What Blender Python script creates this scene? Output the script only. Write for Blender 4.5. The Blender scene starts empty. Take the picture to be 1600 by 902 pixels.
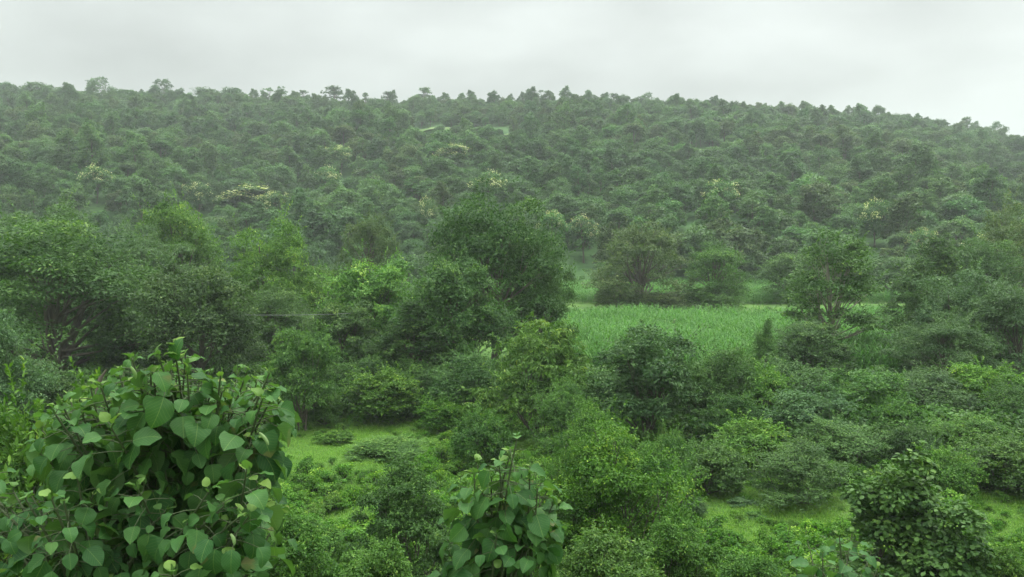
import bpy, math
import numpy as np
from mathutils import Vector

# ------------------------------------------------------------------ camera, world, sun, exposure
SC = bpy.context.scene
COL = SC.collection
F = 1232.0                       # focal length in pixels of the 1600 px wide photograph
PITCH = math.atan(94 / F)
CAMZ = 9.0
cd = bpy.data.cameras.new('camera')
cd.lens = 36 * F / 1600
cd.sensor_width = 36
cd.clip_start = 0.1
cd.clip_end = 5000
cam = bpy.data.objects.new('camera', cd)
COL.objects.link(cam)
cam.location = (0, 0, CAMZ)
cam.rotation_euler = (math.pi / 2 - PITCH, 0, 0)
SC.camera = cam

SUN_EL, SUN_AZ = math.radians(58), math.radians(35)
w = bpy.data.worlds.new('World')
SC.world = w
w.use_nodes = True
nt = w.node_tree
nt.nodes.clear()
def N(nt, typ, **kw):
    n = nt.nodes.new(typ)
    for k, v in kw.items():
        setattr(n, k, v)
    return n
def mth(nt, op, a, b=None, c=None, clamp=False):
    n = nt.nodes.new('ShaderNodeMath'); n.operation = op; n.use_clamp = clamp
    for i, v in enumerate((a, b, c)):
        if v is None: continue
        if isinstance(v, (int, float)): n.inputs[i].default_value = v
        else: nt.links.new(v, n.inputs[i])
    return n.outputs[0]
def mixc(nt, fac, a, b, blend='MIX'):
    n = nt.nodes.new('ShaderNodeMix'); n.data_type = 'RGBA'; n.blend_type = blend
    for s, v in ((n.inputs[0], fac), (n.inputs[6], a), (n.inputs[7], b)):
        if isinstance(v, (int, float)): s.default_value = v
        elif isinstance(v, tuple): s.default_value = (*v, 1) if len(v) == 3 else v
        else: nt.links.new(v, s)
    return n.outputs[2]
sky = N(nt, 'ShaderNodeTexSky', sky_type='NISHITA', sun_disc=False)
sky.sun_elevation = SUN_EL
sky.sun_rotation = SUN_AZ
sky.dust_density = 4
hs = N(nt, 'ShaderNodeHueSaturation'); hs.inputs['Saturation'].default_value = 0.15
nt.links.new(sky.outputs[0], hs.inputs['Color'])
tc = N(nt, 'ShaderNodeTexCoord')
sep = N(nt, 'ShaderNodeSeparateXYZ'); nt.links.new(tc.outputs['Generated'], sep.inputs[0])
zc = mth(nt, 'MAXIMUM', sep.outputs['Z'], 0.0)
grad = mth(nt, 'MULTIPLY_ADD', mth(nt, 'POWER', zc, 3.0), 5.4, 0.525)            # overcast sky: brighter towards the zenith
mp = N(nt, 'ShaderNodeMapping'); mp.inputs['Scale'].default_value = (1.0, 1.0, 2.6)
mp.inputs['Location'].default_value = (0.35, 0.2, 0.1)
nt.links.new(tc.outputs['Generated'], mp.inputs[0])
nz = N(nt, 'ShaderNodeTexNoise'); nz.inputs['Scale'].default_value = 3.4; nz.inputs['Detail'].default_value = 5
nz.inputs['Roughness'].default_value = 0.45
nt.links.new(mp.outputs[0], nz.inputs['Vector'])
cl = N(nt, 'ShaderNodeMapRange'); nt.links.new(nz.outputs['Fac'], cl.inputs[0])
cl.inputs[1].default_value = 0.33; cl.inputs[2].default_value = 0.62
cl.inputs[3].default_value = 0.76; cl.inputs[4].default_value = 1.06
bright = mth(nt, 'MULTIPLY', grad, cl.outputs[0])
bright = mth(nt, 'MULTIPLY', bright, mth(nt, 'MULTIPLY_ADD', sep.outputs['X'], 0.16, 1.0))
cn = N(nt, 'ShaderNodeCombineColor')
nt.links.new(mth(nt, 'MULTIPLY', bright, 9.0 * 0.93), cn.inputs[0])
nt.links.new(mth(nt, 'MULTIPLY', bright, 9.0 * 1.0), cn.inputs[1])
nt.links.new(mth(nt, 'MULTIPLY', bright, 9.0 * 0.97), cn.inputs[2])
skyc = mixc(nt, 0.9, hs.outputs[0], cn.outputs[0])
bg = N(nt, 'ShaderNodeBackground'); bg.inputs['Strength'].default_value = 0.1
nt.links.new(skyc, bg.inputs['Color'])
wo = N(nt, 'ShaderNodeOutputWorld'); nt.links.new(bg.outputs[0], wo.inputs['Surface'])

sd = bpy.data.lights.new('sun', 'SUN')
sd.energy = 1.5; sd.angle = math.radians(22); sd.color = (1, 0.97, 0.92)
sun = bpy.data.objects.new('sun', sd); COL.objects.link(sun)
sun_dir = Vector((math.sin(SUN_AZ) * math.cos(SUN_EL), math.cos(SUN_AZ) * math.cos(SUN_EL), math.sin(SUN_EL)))
sun.rotation_euler = sun_dir.to_track_quat('Z', 'Y').to_euler()
sun.location = (0, 0, 120)
SC.view_settings.view_transform = 'Standard'
SC.view_settings.look = 'None'
SC.view_settings.exposure = 0.60
SC.view_settings.gamma = 1.0
SC.cycles.max_bounces = 6
SC.cycles.diffuse_bounces = 3
SC.cycles.glossy_bounces = 1
SC.cycles.transmission_bounces = 2
SC.cycles.volume_bounces = 1
SC.cycles.use_denoising = True

# ------------------------------------------------------------------ projection and terrain
ca, sa = math.cos(PITCH), math.sin(PITCH)
def P(px, py, Y):
    """world point at depth Y (metres ahead) that the photograph shows at pixel px, py"""
    u, v = (px - 800) / F, (451 - py) / F
    d = np.array([u, ca + v * sa, -sa + v * ca])
    return d * (Y / d[1]) + np.array([0, 0, CAMZ])

def pix(x, y, z):
    dy = y; dz = z - CAMZ
    depth = dy * ca - dz * sa; up = dy * sa + dz * ca
    return 800 + x / depth * F, 451 - up / depth * F

def vnoise(x, y, seed=0):
    x = np.asarray(x, float); y = np.asarray(y, float)
    xi, yi = np.floor(x), np.floor(y); fx, fy = x - xi, y - yi
    fx = fx * fx * (3 - 2 * fx); fy = fy * fy * (3 - 2 * fy)
    def h(a, b):
        s = np.sin(a * 127.1 + b * 311.7 + seed * 74.7) * 43758.5453
        return s - np.floor(s)
    return (h(xi, yi) * (1 - fx) + h(xi + 1, yi) * fx) * (1 - fy) + (h(xi, yi + 1) * (1 - fx) + h(xi + 1, yi + 1) * fx) * fy

def sstep(t):
    t = np.clip(t, 0, 1); return t * t * (3 - 2 * t)
HY0, HY1 = 112.0, 350.0
CR_PX = [-1200, 0, 250, 500, 700, 800, 1100, 1250, 1400, 1500, 1600, 1900, 2600]
CR_PY = [178, 162, 168, 172, 175, 176, 183, 195, 204, 220, 245, 296, 350]
CR_Z = [float(P(a, b, HY1)[2]) for a, b in zip(CR_PX, CR_PY)]
CR_X = [(a - 800) / F * HY1 for a in CR_PX]
def ground(x, y):
    x = np.asarray(x, float); y = np.asarray(y, float)
    e = 7.4 * (1 - sstep((y - 0.5) / 15.0))
    e = np.where(y < 0.5, 7.4, e)
    b = (vnoise(x / 6, y / 6, 1) - 0.5) * 0.35 + (vnoise(x / 17, y / 17, 2) - 0.5) * 0.6
    b = b * sstep((y - 4) / 14)
    cz = np.interp(x * HY1 / np.maximum(y, 180), CR_X, CR_Z)
    t = (y - HY0 - 14 * (vnoise(x / 60, 0 * y, 5) - 0.5)) / (HY1 - HY0)
    tt = np.clip(t, 0, 1)
    prof = 0.82 * tt + 0.18 * sstep(tt)
    prof = np.where(tt < 0.1, prof * (tt / 0.1) ** 0.6, prof)
    hill = cz * prof
    hill = hill + sstep(tt * 4) * (1 - sstep((tt - .55) / .3)) * ((vnoise(x / 45, y / 60, 7) - 0.5) * 9 + (vnoise(x / 18, y / 25, 8) - 0.5) * 3)
    hill = hill - np.clip(y - 380, 0, None) * 0.08
    return e + b + hill

def heightfield(name, xs, ys, mat, kind='structure'):
    X, Y = np.meshgrid(xs, ys)
    Z = ground(X, Y)
    v = np.stack([X, Y, Z], -1).reshape(-1, 3)
    nx, ny = len(xs), len(ys)
    i = (np.arange(ny - 1)[:, None] * nx + np.arange(nx - 1)[None]).ravel()
    q = np.stack([i, i + 1, i + nx + 1, i + nx], -1)
    o = mesh_obj(name, [(v, q, None, 0)], [mat])
    o['kind'] = kind
    return o

# ------------------------------------------------------------------ mesh helpers
def make_mesh(name, pieces, mats, smooth=True):
    """pieces: (verts, quads, tint per vertex or None, material slot)"""
    vs, qs, ts, ms = [], [], [], []
    off = 0
    for v, q, t, m in pieces:
        vs.append(v); qs.append(q + off); off += len(v)
        ts.append(np.full(len(v), 0.5) if t is None else t)
        ms.append(np.full(len(q), m))
    v = np.concatenate(vs).astype(np.float32); q = np.concatenate(qs).astype(np.int32)
    t = np.concatenate(ts).astype(np.float32); m = np.concatenate(ms).astype(np.int32)
    me = bpy.data.meshes.new(name)
    me.vertices.add(len(v)); me.vertices.foreach_set('co', v.ravel())
    me.loops.add(q.size); me.loops.foreach_set('vertex_index', q.ravel())
    me.polygons.add(len(q))
    me.polygons.foreach_set('loop_start', np.arange(0, q.size, 4, dtype=np.int32))
    me.polygons.foreach_set('loop_total', np.full(len(q), 4, dtype=np.int32))
    me.polygons.foreach_set('material_index', m)
    me.polygons.foreach_set('use_smooth', np.full(len(q), smooth))
    a = me.attributes.new('tint', 'FLOAT', 'POINT'); a.data.foreach_set('value', t)
    for mt in mats: me.materials.append(mt)
    me.update(calc_edges=True)
    return me
def mesh_obj(name, pieces, mats, parent=None, link=True):
    o = bpy.data.objects.new(name, make_mesh(name, pieces, mats))
    if link: COL.objects.link(o)
    if parent: o.parent = parent
    return o
def nrm(v):
    return v / np.maximum(np.linalg.norm(v, axis=-1, keepdims=True), 1e-9)
def rdir(rng, n):
    return nrm(rng.normal(size=(n, 3)))

def tube(pts, rad, k=6):
    pts = np.asarray(pts, float); rad = np.asarray(rad, float); n = len(pts)
    tg = np.gradient(pts, axis=0); tg = nrm(tg)
    ref = np.where(np.abs(tg[:, :1]) > 0.9, [[0, 1, 0]], [[1, 0, 0]])
    a = nrm(np.cross(tg, ref)); b = np.cross(tg, a)
    th = np.arange(k) / k * 2 * math.pi
    v = pts[:, None] + rad[:, None, None] * (np.cos(th)[None, :, None] * a[:, None] + np.sin(th)[None, :, None] * b[:, None])
    i = np.arange(n - 1)[:, None] * k; j = np.arange(k)[None]; j2 = (j + 1) % k
    q = np.stack([i + j, i + j2, i + k + j2, i + k + j], -1).reshape(-1, 4)
    return v.reshape(-1, 3), q, None

def leaves(pos, ax, no, L, W, tint, form):
    """leaf blades: pos (n,3) base, ax axis, no face normal, L, W (n,)"""
    n = len(pos); ax = nrm(ax); sd_ = nrm(np.cross(no, ax)); no = np.cross(ax, sd_)
    L = L[:, None]; W = W[:, None]
    form_is = lambda k: isinstance(form, int) and form == k
    if form_is(0):      # far: one folded rhomb
        v = np.stack([pos, pos + ax * L * .45 + sd_ * W * .5 - no * W * .12, pos + ax * L, pos + ax * L * .45 - sd_ * W * .5 - no * W * .12], 1)
        q = np.arange(n)[:, None] * 4 + np.array([[0, 1, 2, 3]])
        return v.reshape(-1, 3), q, np.repeat(tint, 4)
    if form_is(1):      # near: two halves folded on the midrib, tip drooping
        dr = -no * L * 0.12
        v = np.stack([pos, pos + ax * L + dr,
                      pos + ax * L * .25 + sd_ * W * .42 + no * W * .10, pos + ax * L * .66 + sd_ * W * .40 + no * W * .08 + dr * .3,
                      pos + ax * L * .25 - sd_ * W * .42 + no * W * .10, pos + ax * L * .66 - sd_ * W * .40 + no * W * .08 + dr * .3], 1)
        b = np.arange(n)[:, None, None] * 6
        q = (b + np.array([[[0, 4, 5, 1], [0, 1, 3, 2]]])).reshape(-1, 4)
        return v.reshape(-1, 3), q, np.repeat(tint, 6)
    # blade: long arching strip
    s = np.array([0, .3, .6, .85, 1.0]); wd = np.array([.5, 1, .8, .45, .04]); br = np.array([0, -.02, -.14, -.36, -.6])
    c = pos[:, None] + ax[:, None] * (s[None, :, None] * L[:, None]) + np.array([0, 0, 1.]) * (br[None, :, None] * L[:, None] * form[:, None, None])
    l = c + sd_[:, None] * (wd[None, :, None] * W[:, None] * .5); r = c - sd_[:, None] * (wd[None, :, None] * W[:, None] * .5)
    v = np.stack([l, r], 2).reshape(n, 10, 3)
    qq = np.array([[2 * i, 2 * i + 1, 2 * i + 3, 2 * i + 2] for i in range(4)])
    q = (np.arange(n)[:, None, None] * 10 + qq[None]).reshape(-1, 4)
    return v.reshape(-1, 3), q, np.repeat(tint, 10)

# ------------------------------------------------------------------ materials
def new_mat(name):
    m = bpy.data.materials.new(name); m.use_nodes = True
    m.node_tree.nodes.clear()
    return m, m.node_tree
def leaf_mat(name, dark, light, young=None, trans=0.27, rough=0.5, spec=0.14, vary=0.16, veins=False):
    m, nt = new_mat(name)
    at = N(nt, 'ShaderNodeAttribute'); at.attribute_name = 'tint'
    rp = N(nt, 'ShaderNodeValToRGB'); nt.links.new(at.outputs['Fac'], rp.inputs[0])
    el = rp.color_ramp.elements
    el[0].position = 0.05; el[0].color = (*dark, 1)
    el[1].position = 0.75; el[1].color = (*light, 1)
    e = el.new(0.98); e.color = (*(young or light), 1)
    oi = N(nt, 'ShaderNodeObjectInfo')
    h = N(nt, 'ShaderNodeHueSaturation')
    nt.links.new(rp.outputs[0], h.inputs['Color'])
    nt.links.new(mth(nt, 'MULTIPLY_ADD', oi.outputs['Random'], 0.026 * vary * 4, 0.5 - 0.013 * vary * 4), h.inputs['Hue'])
    r2 = mth(nt, 'FRACT', mth(nt, 'MULTIPLY', oi.outputs['Random'], 7.31))
    nt.links.new(mth(nt, 'MULTIPLY_ADD', r2, 2.2 * vary, 1 - 1.1 * vary), h.inputs['Value'])
    r3 = mth(nt, 'FRACT', mth(nt, 'MULTIPLY', oi.outputs['Random'], 13.7))
    nt.links.new(mth(nt, 'MULTIPLY_ADD', r3, 0.8 * vary, 1 - .4 * vary), h.inputs['Saturation'])
    colr = h.outputs[0]
    if veins:
        uv = N(nt, 'ShaderNodeUVMap'); uv.uv_map = 'UVMap'
        sp = N(nt, 'ShaderNodeSeparateXYZ'); nt.links.new(uv.outputs[0], sp.inputs[0])
        ux = mth(nt, 'ABSOLUTE', mth(nt, 'SUBTRACT', sp.outputs[0], 0.5))
        mid = mth(nt, 'LESS_THAN', ux, 0.012)
        ph = mth(nt, 'SUBTRACT', mth(nt, 'MULTIPLY', sp.outputs[1], 8.0), mth(nt, 'MULTIPLY', ux, 7.0))
        fr = mth(nt, 'ABSOLUTE', mth(nt, 'SUBTRACT', mth(nt, 'FRACT', ph), 0.5))
        sv = mth(nt, 'LESS_THAN', fr, 0.05)
        vn = mth(nt, 'MAXIMUM', mid, mth(nt, 'MULTIPLY', sv, 0.55))
        colr = mixc(nt, mth(nt, 'MULTIPLY', vn, 0.6), colr, (0.20, 0.30, 0.08))
        n2 = N(nt, 'ShaderNodeTexNoise'); n2.inputs['Scale'].default_value = 26
        n2.inputs['Detail'].default_value = 4
        colr = mixc(nt, mth(nt, 'MULTIPLY', n2.outputs['Fac'], 0.5), colr, (0.016, 0.05, 0.016))
        n3 = N(nt, 'ShaderNodeTexNoise'); n3.inputs['Scale'].default_value = 9; n3.inputs['Detail'].default_value = 3
        sp_ = N(nt, 'ShaderNodeMapRange'); sp_.inputs[1].default_value = .66; sp_.inputs[2].default_value = .70; nt.links.new(n3.outputs['Fac'], sp_.inputs[0])
        colr = mixc(nt, mth(nt, 'MULTIPLY', sp_.outputs[0], .7), colr, (.14, .13, .05))
        geo = N(nt, 'ShaderNodeNewGeometry')
        colr = mixc(nt, mth(nt, 'MULTIPLY', geo.outputs['Backfacing'], 0.4), colr, (0.12, 0.20, 0.075))
    pb = N(nt, 'ShaderNodeBsdfPrincipled')
    nt.links.new(colr, pb.inputs['Base Color'])
    pb.inputs['Roughness'].default_value = rough
    pb.inputs['Specular IOR Level'].default_value = spec
    if veins:
        bp = N(nt, 'ShaderNodeBump'); bp.inputs['Strength'].default_value = 0.35; bp.inputs['Distance'].default_value = 0.01
        nt.links.new(mth(nt, 'SUBTRACT', n2.outputs['Fac'], mth(nt, 'MULTIPLY', vn, .6)), bp.inputs['Height'])
        nt.links.new(bp.outputs[0], pb.inputs['Normal'])
    tr = N(nt, 'ShaderNodeBsdfTranslucent')
    tcol = mixc(nt, 1.0, colr, (1.25, 1.5, 0.55), 'MULTIPLY')
    nt.links.new(tcol, tr.inputs['Color'])
    mx = N(nt, 'ShaderNodeMixShader'); mx.inputs[0].default_value = trans
    nt.links.new(pb.outputs[0], mx.inputs[1]); nt.links.new(tr.outputs[0], mx.inputs[2])
    out = N(nt, 'ShaderNodeOutputMaterial'); nt.links.new(mx.outputs[0], out.inputs['Surface'])
    return m
def bark_mat(name, a, b, scale=9):
    m, nt = new_mat(name)
    tc = N(nt, 'ShaderNodeTexCoord'); mp = N(nt, 'ShaderNodeMapping'); mp.inputs['Scale'].default_value = (1, 1, .25)
    nt.links.new(tc.outputs['Object'], mp.inputs[0])
    nz = N(nt, 'ShaderNodeTexNoise'); nz.inputs['Scale'].default_value = scale; nz.inputs['Detail'].default_value = 6
    nt.links.new(mp.outputs[0], nz.inputs['Vector'])
    c = mixc(nt, nz.outputs['Fac'], a, b)
    pb = N(nt, 'ShaderNodeBsdfPrincipled'); pb.inputs['Roughness'].default_value = .85
    nt.links.new(c, pb.inputs['Base Color'])
    bp = N(nt, 'ShaderNodeBump'); bp.inputs['Strength'].default_value = .6; bp.inputs['Distance'].default_value = .03
    nt.links.new(nz.outputs['Fac'], bp.inputs['Height']); nt.links.new(bp.outputs[0], pb.inputs['Normal'])
    out = N(nt, 'ShaderNodeOutputMaterial'); nt.links.new(pb.outputs[0], out.inputs['Surface'])
    return m
def ground_mat(name, c1, c2, c3, s=0.25):
    m, nt = new_mat(name)
    tc = N(nt, 'ShaderNodeTexCoord')
    n1 = N(nt, 'ShaderNodeTexNoise'); n1.inputs['Scale'].default_value = s; n1.inputs['Detail'].default_value = 6
    n2 = N(nt, 'ShaderNodeTexNoise'); n2.inputs['Scale'].default_value = s * 22; n2.inputs['Detail'].default_value = 5
    for n in (n1, n2): nt.links.new(tc.outputs['Object'], n.inputs['Vector'])
    mr = N(nt, 'ShaderNodeMapRange'); mr.inputs[1].default_value = .4; mr.inputs[2].default_value = .6
    nt.links.new(n1.outputs['Fac'], mr.inputs[0])
    mr2 = N(nt, 'ShaderNodeMapRange'); mr2.inputs[1].default_value = .48; mr2.inputs[2].default_value = .72
    nt.links.new(n2.outputs['Fac'], mr2.inputs[0])
    c = mixc(nt, mr.outputs[0], c1, c2); c = mixc(nt, mr2.outputs[0], c, c3)
    pb = N(nt, 'ShaderNodeBsdfPrincipled'); pb.inputs['Roughness'].default_value = .95
    pb.inputs['Specular IOR Level'].default_value = .1
    nt.links.new(c, pb.inputs['Base Color'])
    bp = N(nt, 'ShaderNodeBump'); bp.inputs['Strength'].default_value = .8; bp.inputs['Distance'].default_value = .06
    nt.links.new(n2.outputs['Fac'], bp.inputs['Height']); nt.links.new(bp.outputs[0], pb.inputs['Normal'])
    out = N(nt, 'ShaderNodeOutputMaterial'); nt.links.new(pb.outputs[0], out.inputs['Surface'])
    return m

M = dict(
    bark=bark_mat('bark', (.05, .04, .03), (.13, .11, .085)),
    pale_bark=bark_mat('pale_bark', (.16, .14, .10), (.34, .31, .25)),
    stem=bark_mat('green_stem', (.035, .06, .02), (.07, .085, .035), 30),
    dark=leaf_mat('dark_leaves', (.024, .062, .018), (.072, .146, .036), (.15, .24, .05)),
    mid=leaf_mat('mid_green_leaves', (.032, .080, .022), (.088, .180, .038), (.17, .28, .05)),
    blue=leaf_mat('greyish_leaves', (.034, .078, .030), (.092, .165, .062), (.17, .26, .10), rough=.5, spec=.12),
    olive=leaf_mat('olive_leaves', (.036, .072, .020), (.092, .140, .038), (.17, .20, .055)),
    yellow=leaf_mat('yellow_green_leaves', (.032, .095, .016), (.112, .240, .032), (.28, .40, .055)),
    bright=leaf_mat('bright_shrub_leaves', (.030, .088, .016), (.096, .205, .030), (.23, .35, .05), vary=.15),
    broad=leaf_mat('broad_leaves', (.020, .080, .020), (.070, .175, .042), (.18, .29, .06), trans=.28, rough=.48, spec=.13, vary=.12, veins=True),
    crop=leaf_mat('maize_blades', (.042, .125, .026), (.105, .235, .054), (.16, .31, .08), trans=.35, vary=.12),
    grass=leaf_mat('grass_blades', (.066, .160, .022), (.155, .285, .040), (.26, .37, .07), trans=.35, vary=.15),
    weed=leaf_mat('weed_leaves', (.042, .125, .018), (.118, .245, .030), (.23, .36, .05), trans=.35, vary=.15),
    hdark=leaf_mat('hill_dark_leaves', (.032, .078, .030), (.074, .148, .050), (.08, .16, .05), vary=.2),
    hmid=leaf_mat('hill_mid_leaves', (.036, .086, .030), (.086, .164, .052), (.12, .23, .06), vary=.2),
    hpale=leaf_mat('hill_pale_leaves', (.044, .105, .034), (.100, .195, .060), (.17, .27, .08), vary=.2),
    holive=leaf_mat('hill_olive_leaves', (.040, .078, .028), (.092, .142, .048), (.14, .18, .06), vary=.2),
    bloom=leaf_mat('cream_blossom', (.34, .38, .17), (.55, .55, .32), (.62, .60, .38), vary=.1),
    soil=ground_mat('ground_soil_and_grass', (.062, .135, .030), (.105, .195, .040), (.070, .080, .035)),
    hill=ground_mat('hill_undergrowth', (.035, .080, .028), (.065, .125, .040), (.028, .060, .022), .05),
    ledge=ground_mat('ledge_grass', (.09, .15, .05), (.13, .18, .065), (.06, .10, .04), .5),
)

# ------------------------------------------------------------------ foliage generator
def crown_geo(seed, W, H, z0, ncl, nsp, nlf, L, Wd, form=0, clr=(.16, .26), shell=(.45, .95), flat=.75, taper=0., droop=.25, young=.5, open_=0., shoots=0):
    """clumps over an uneven crown envelope, sprays over each clump, leaves over each spray"""
    rng = np.random.default_rng(seed)
    zc_ = z0 + (H - z0) * .42; c = np.array([0, 0, zc_]); R = np.array([W / 2, W / 2, H - zc_])
    d = rdir(rng, ncl); d[:, 2] = np.where(d[:, 2] < -.75, -d[:, 2], d[:, 2]); d = nrm(d)
    lob = 0.70 + 0.42 * vnoise(np.arctan2(d[:, 1], d[:, 0]) * 1.6 + seed, d[:, 2] * 2 + seed, seed)
    cr = rng.uniform(*clr, ncl) * min(W, (H - z0) * 1.3)
    rr = rng.uniform(*shell, ncl) ** .7 * lob
    C = c + d * rr[:, None] * np.maximum(R - cr[:, None] * .6, R * .3)
    lowc = d[:, 2] < 0
    C[lowc, :2] *= 1 + .6 * (-d[lowc, 2:3])
    C[lowc, 2] = c[2] + d[lowc, 2] * rr[lowc] * (c[2] - z0) * 1.1
    if taper: C[:, :2] *= (1 - taper * ((C[:, 2:3] - z0) / (H - z0)))
    C[:, 2] = np.maximum(C[:, 2], cr * .5 + z0 * .3)
    m = ncl * nsp
    sdn = rdir(rng, m); sdn[:, 2] = np.where(sdn[:, 2] < -.3, -sdn[:, 2], sdn[:, 2])
    cc = np.repeat(C, nsp, 0); crr = np.repeat(cr, nsp)
    rad = rng.uniform(.45, 1.05, m) ** .8
    S = cc + sdn * (crr * rad)[:, None] * np.array([1, 1, flat])
    sn = nrm(np.array([0, 0, 1.]) * .9 + sdn * .55 + rng.normal(size=(m, 3)) * .28)
    sr = crr * rng.uniform(.20, .40, m)
    st = rng.normal(0, .13, m) + np.repeat(rng.normal(0, .10, ncl), nsp)
    k = m * nlf
    SP = np.repeat(S, nlf, 0); NN = np.repeat(sn, nlf, 0); RR = np.repeat(sr, nlf)
    a = rng.normal(size=(k, 3)); a = nrm(a - NN * (a * NN).sum(1, keepdims=True))
    r = np.sqrt(rng.uniform(0, 1, k))
    pos = SP + a * (RR * r)[:, None] + NN * (rng.normal(0, .10, k) * RR)[:, None]
    ax = nrm(a * .8 + NN * rng.normal(-droop * .4, .3, k)[:, None] + rng.normal(size=(k, 3)) * .35 - np.array([0, 0, droop]) * r[:, None])
    no = nrm(NN + rng.normal(size=(k, 3)) * .42)
    top = (SP[:, 2] - z0) / max(H - z0, .1)
    tint = .38 + np.repeat(st, nlf) + rng.normal(0, .16, k) + young * .25 * np.clip(top - .55, 0, 1) + young * .25 * (rng.uniform(size=k) < .08)
    if shoots:                       # stray leafy shoots standing out of the crown
        ns = shoots; nl_ = 18
        ci = rng.integers(0, ncl, ns); dd = nrm(rdir(rng, ns) * .7 + np.array([0, 0, 1.]) + nrm(C[ci] - c) * .6)
        st0 = C[ci] + dd * (cr[ci] * .75)[:, None]; ln = cr[ci] * rng.uniform(.5, 1.5, ns)
        tt_ = np.tile(np.linspace(0, 1, nl_), ns); D = np.repeat(dd, nl_, 0)
        p2 = np.repeat(st0, nl_, 0) + D * (np.repeat(ln, nl_) * tt_)[:, None] + np.array([0, 0, -.25]) * (np.repeat(ln, nl_) * tt_ ** 2)[:, None]
        q2 = rdir(rng, len(p2)); a2 = nrm(q2 - D * (q2 * D).sum(1, keepdims=True) + D * .5)
        n2_ = nrm(np.array([0, 0, 1.]) + rng.normal(size=(len(p2), 3)) * .45)
        pos = np.concatenate([pos, p2]); ax = np.concatenate([ax, a2]); no = np.concatenate([no, n2_])
        tint = np.concatenate([tint, .5 + young * .3 * tt_ + rng.normal(0, .12, len(p2))]); k = len(pos)
    keep = pos[:, 2] > 0.02
    if open_: keep &= rng.uniform(size=k) > open_
    f = lambda z: z[keep]
    LL = L * rng.uniform(.7, 1.3, k)
    v, q, t = leaves(f(pos), f(ax), f(no), f(LL), f(LL) * Wd, np.clip(f(tint), 0, 1), form)
    return v, q, t, C, cr

def trunk_geo(seed, H, z0, C, cr, r0, nl, k=6, stems=1):
    rng = np.random.default_rng(seed + 99)
    out = []
    idx = np.argsort(-cr)[:nl] if nl < len(C) else np.arange(len(C))
    for s in range(stems):
        b = np.array([0, 0, 0.]) if stems == 1 else np.array([*rng.normal(0, .05 * H, 2), 0])
        mine = idx[s::stems]
        fz = z0 * .8 + .12 * H
        lean = rng.normal(0, .05, 2) * H
        top = np.array([b[0] + lean[0], b[1] + lean[1], H * .78])
        if stems > 1: top = C[mine[0]] if len(mine) else top
        tt = np.linspace(0, 1, 9)
        path = b + (top - b) * tt[:, None] + np.stack([np.sin(tt * 5 + s) * .02 * H, np.cos(tt * 4 + s) * .02 * H, 0 * tt], 1) * tt[:, None]
        path[0, 2] -= .3
        rd = r0 / stems ** .5 * (1 - .8 * tt ** .8); rd[0] *= 1.35
        out.append(tube(path, rd, k))
        for i in mine:
            t0 = np.clip((fz + rng.uniform(-.1, .3) * H) / (H * .78), .12, .85)
            t0 = min(t0, max(.12, C[i][2] / H * .8))
            p0 = b + (top - b) * t0
            p0 = np.array([np.interp(t0, tt, path[:, j]) for j in range(3)])
            ln = np.linalg.norm(C[i] - p0)
            mid = (p0 + C[i]) / 2 + np.array([*rng.normal(0, .08, 2) * ln, -.06 * ln + rng.normal(0, .05) * ln])
            u = np.linspace(0, 1, 7)[:, None]
            pb = (1 - u) ** 2 * p0 + 2 * u * (1 - u) * mid + u ** 2 * C[i]
            ra = np.interp(t0, tt, rd) * .55
            out.append(tube(pb, np.maximum(ra * (1 - .85 * u[:, 0]), .012), max(4, k - 1)))
            for g in range(2):
                e = C[i] + rdir(rng, 1)[0] * cr[i] * .9; e[2] = max(e[2], C[i][2])
                s0 = pb[3 + g]
                out.append(tube(s0 + (e - s0) * np.linspace(0, 1, 4)[:, None] + np.array([0, 0, .03 * ln]) * np.sin(np.linspace(0, 3.1, 4))[:, None], np.linspace(max(ra * .35, .012), .006, 4), 4))
    return [(v, q, None, 0) for v, q, _ in out]

# ------------------------------------------------------------------ things
def tag(o, label, cat, group=None, kind=None):
    if label: o['label'] = label
    if cat: o['category'] = cat
    if group: o['group'] = group
    if kind: o['kind'] = kind
PROTO = {}
def proto(key, seed, W, H, z0, ncl, nsp, nlf, L, Wd=.5, form=0, r0=.2, nl=10, stems=1, bark='bark', **kw):
    v, q, t, C, cr = crown_geo(seed, W, H, z0, ncl, nsp, nlf, L, Wd, form, **kw)
    W2 = np.percentile(np.abs(v[:, 0]), 98) * 2; H2 = np.percentile(v[:, 2], 99.7)
    tm = make_mesh('trunk' if stems == 1 else 'stems', trunk_geo(seed, H, z0, C, cr, r0, nl, stems=stems), [M[bark]])
    PROTO[key] = dict(leaf=(v, q, t), tm=tm, W=W2, H=H2, shrub=stems > 1, cm={})
    return PROTO[key]
def crown_mesh(key, mat):
    p = PROTO[key]
    if mat not in p['cm']:
        v, q, t = p['leaf']
        p['cm'][mat] = make_mesh('foliage' if p['shrub'] else 'crown', [(v, q, t, 0)], [M[mat]])
    return p['cm'][mat]
_r = np.random.default_rng(4)
def plant(name, key, mat, loc, w_, h_, label, cat, group=None, rot=None, bark=None, tilt=0):
    p = PROTO[key]
    e = bpy.data.objects.new(name, None); COL.objects.link(e)
    e.location = loc; e.empty_display_size = .2
    e.rotation_euler = (tilt, 0, _r.uniform(0, 6.28) if rot is None else rot)
    e.scale = (w_ / p['W'], w_ / p['W'], h_ / p['H'])
    tag(e, label, cat, group)
    a = bpy.data.objects.new('foliage' if p['shrub'] else 'crown', crown_mesh(key, mat)); COL.objects.link(a); a.parent = e
    b = bpy.data.objects.new('stems' if p['shrub'] else 'trunk', p['tm']); COL.objects.link(b); b.parent = e
    if bark:
        b.data = p['tm'].copy(); b.data.materials[0] = M[bark]
    return e
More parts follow.
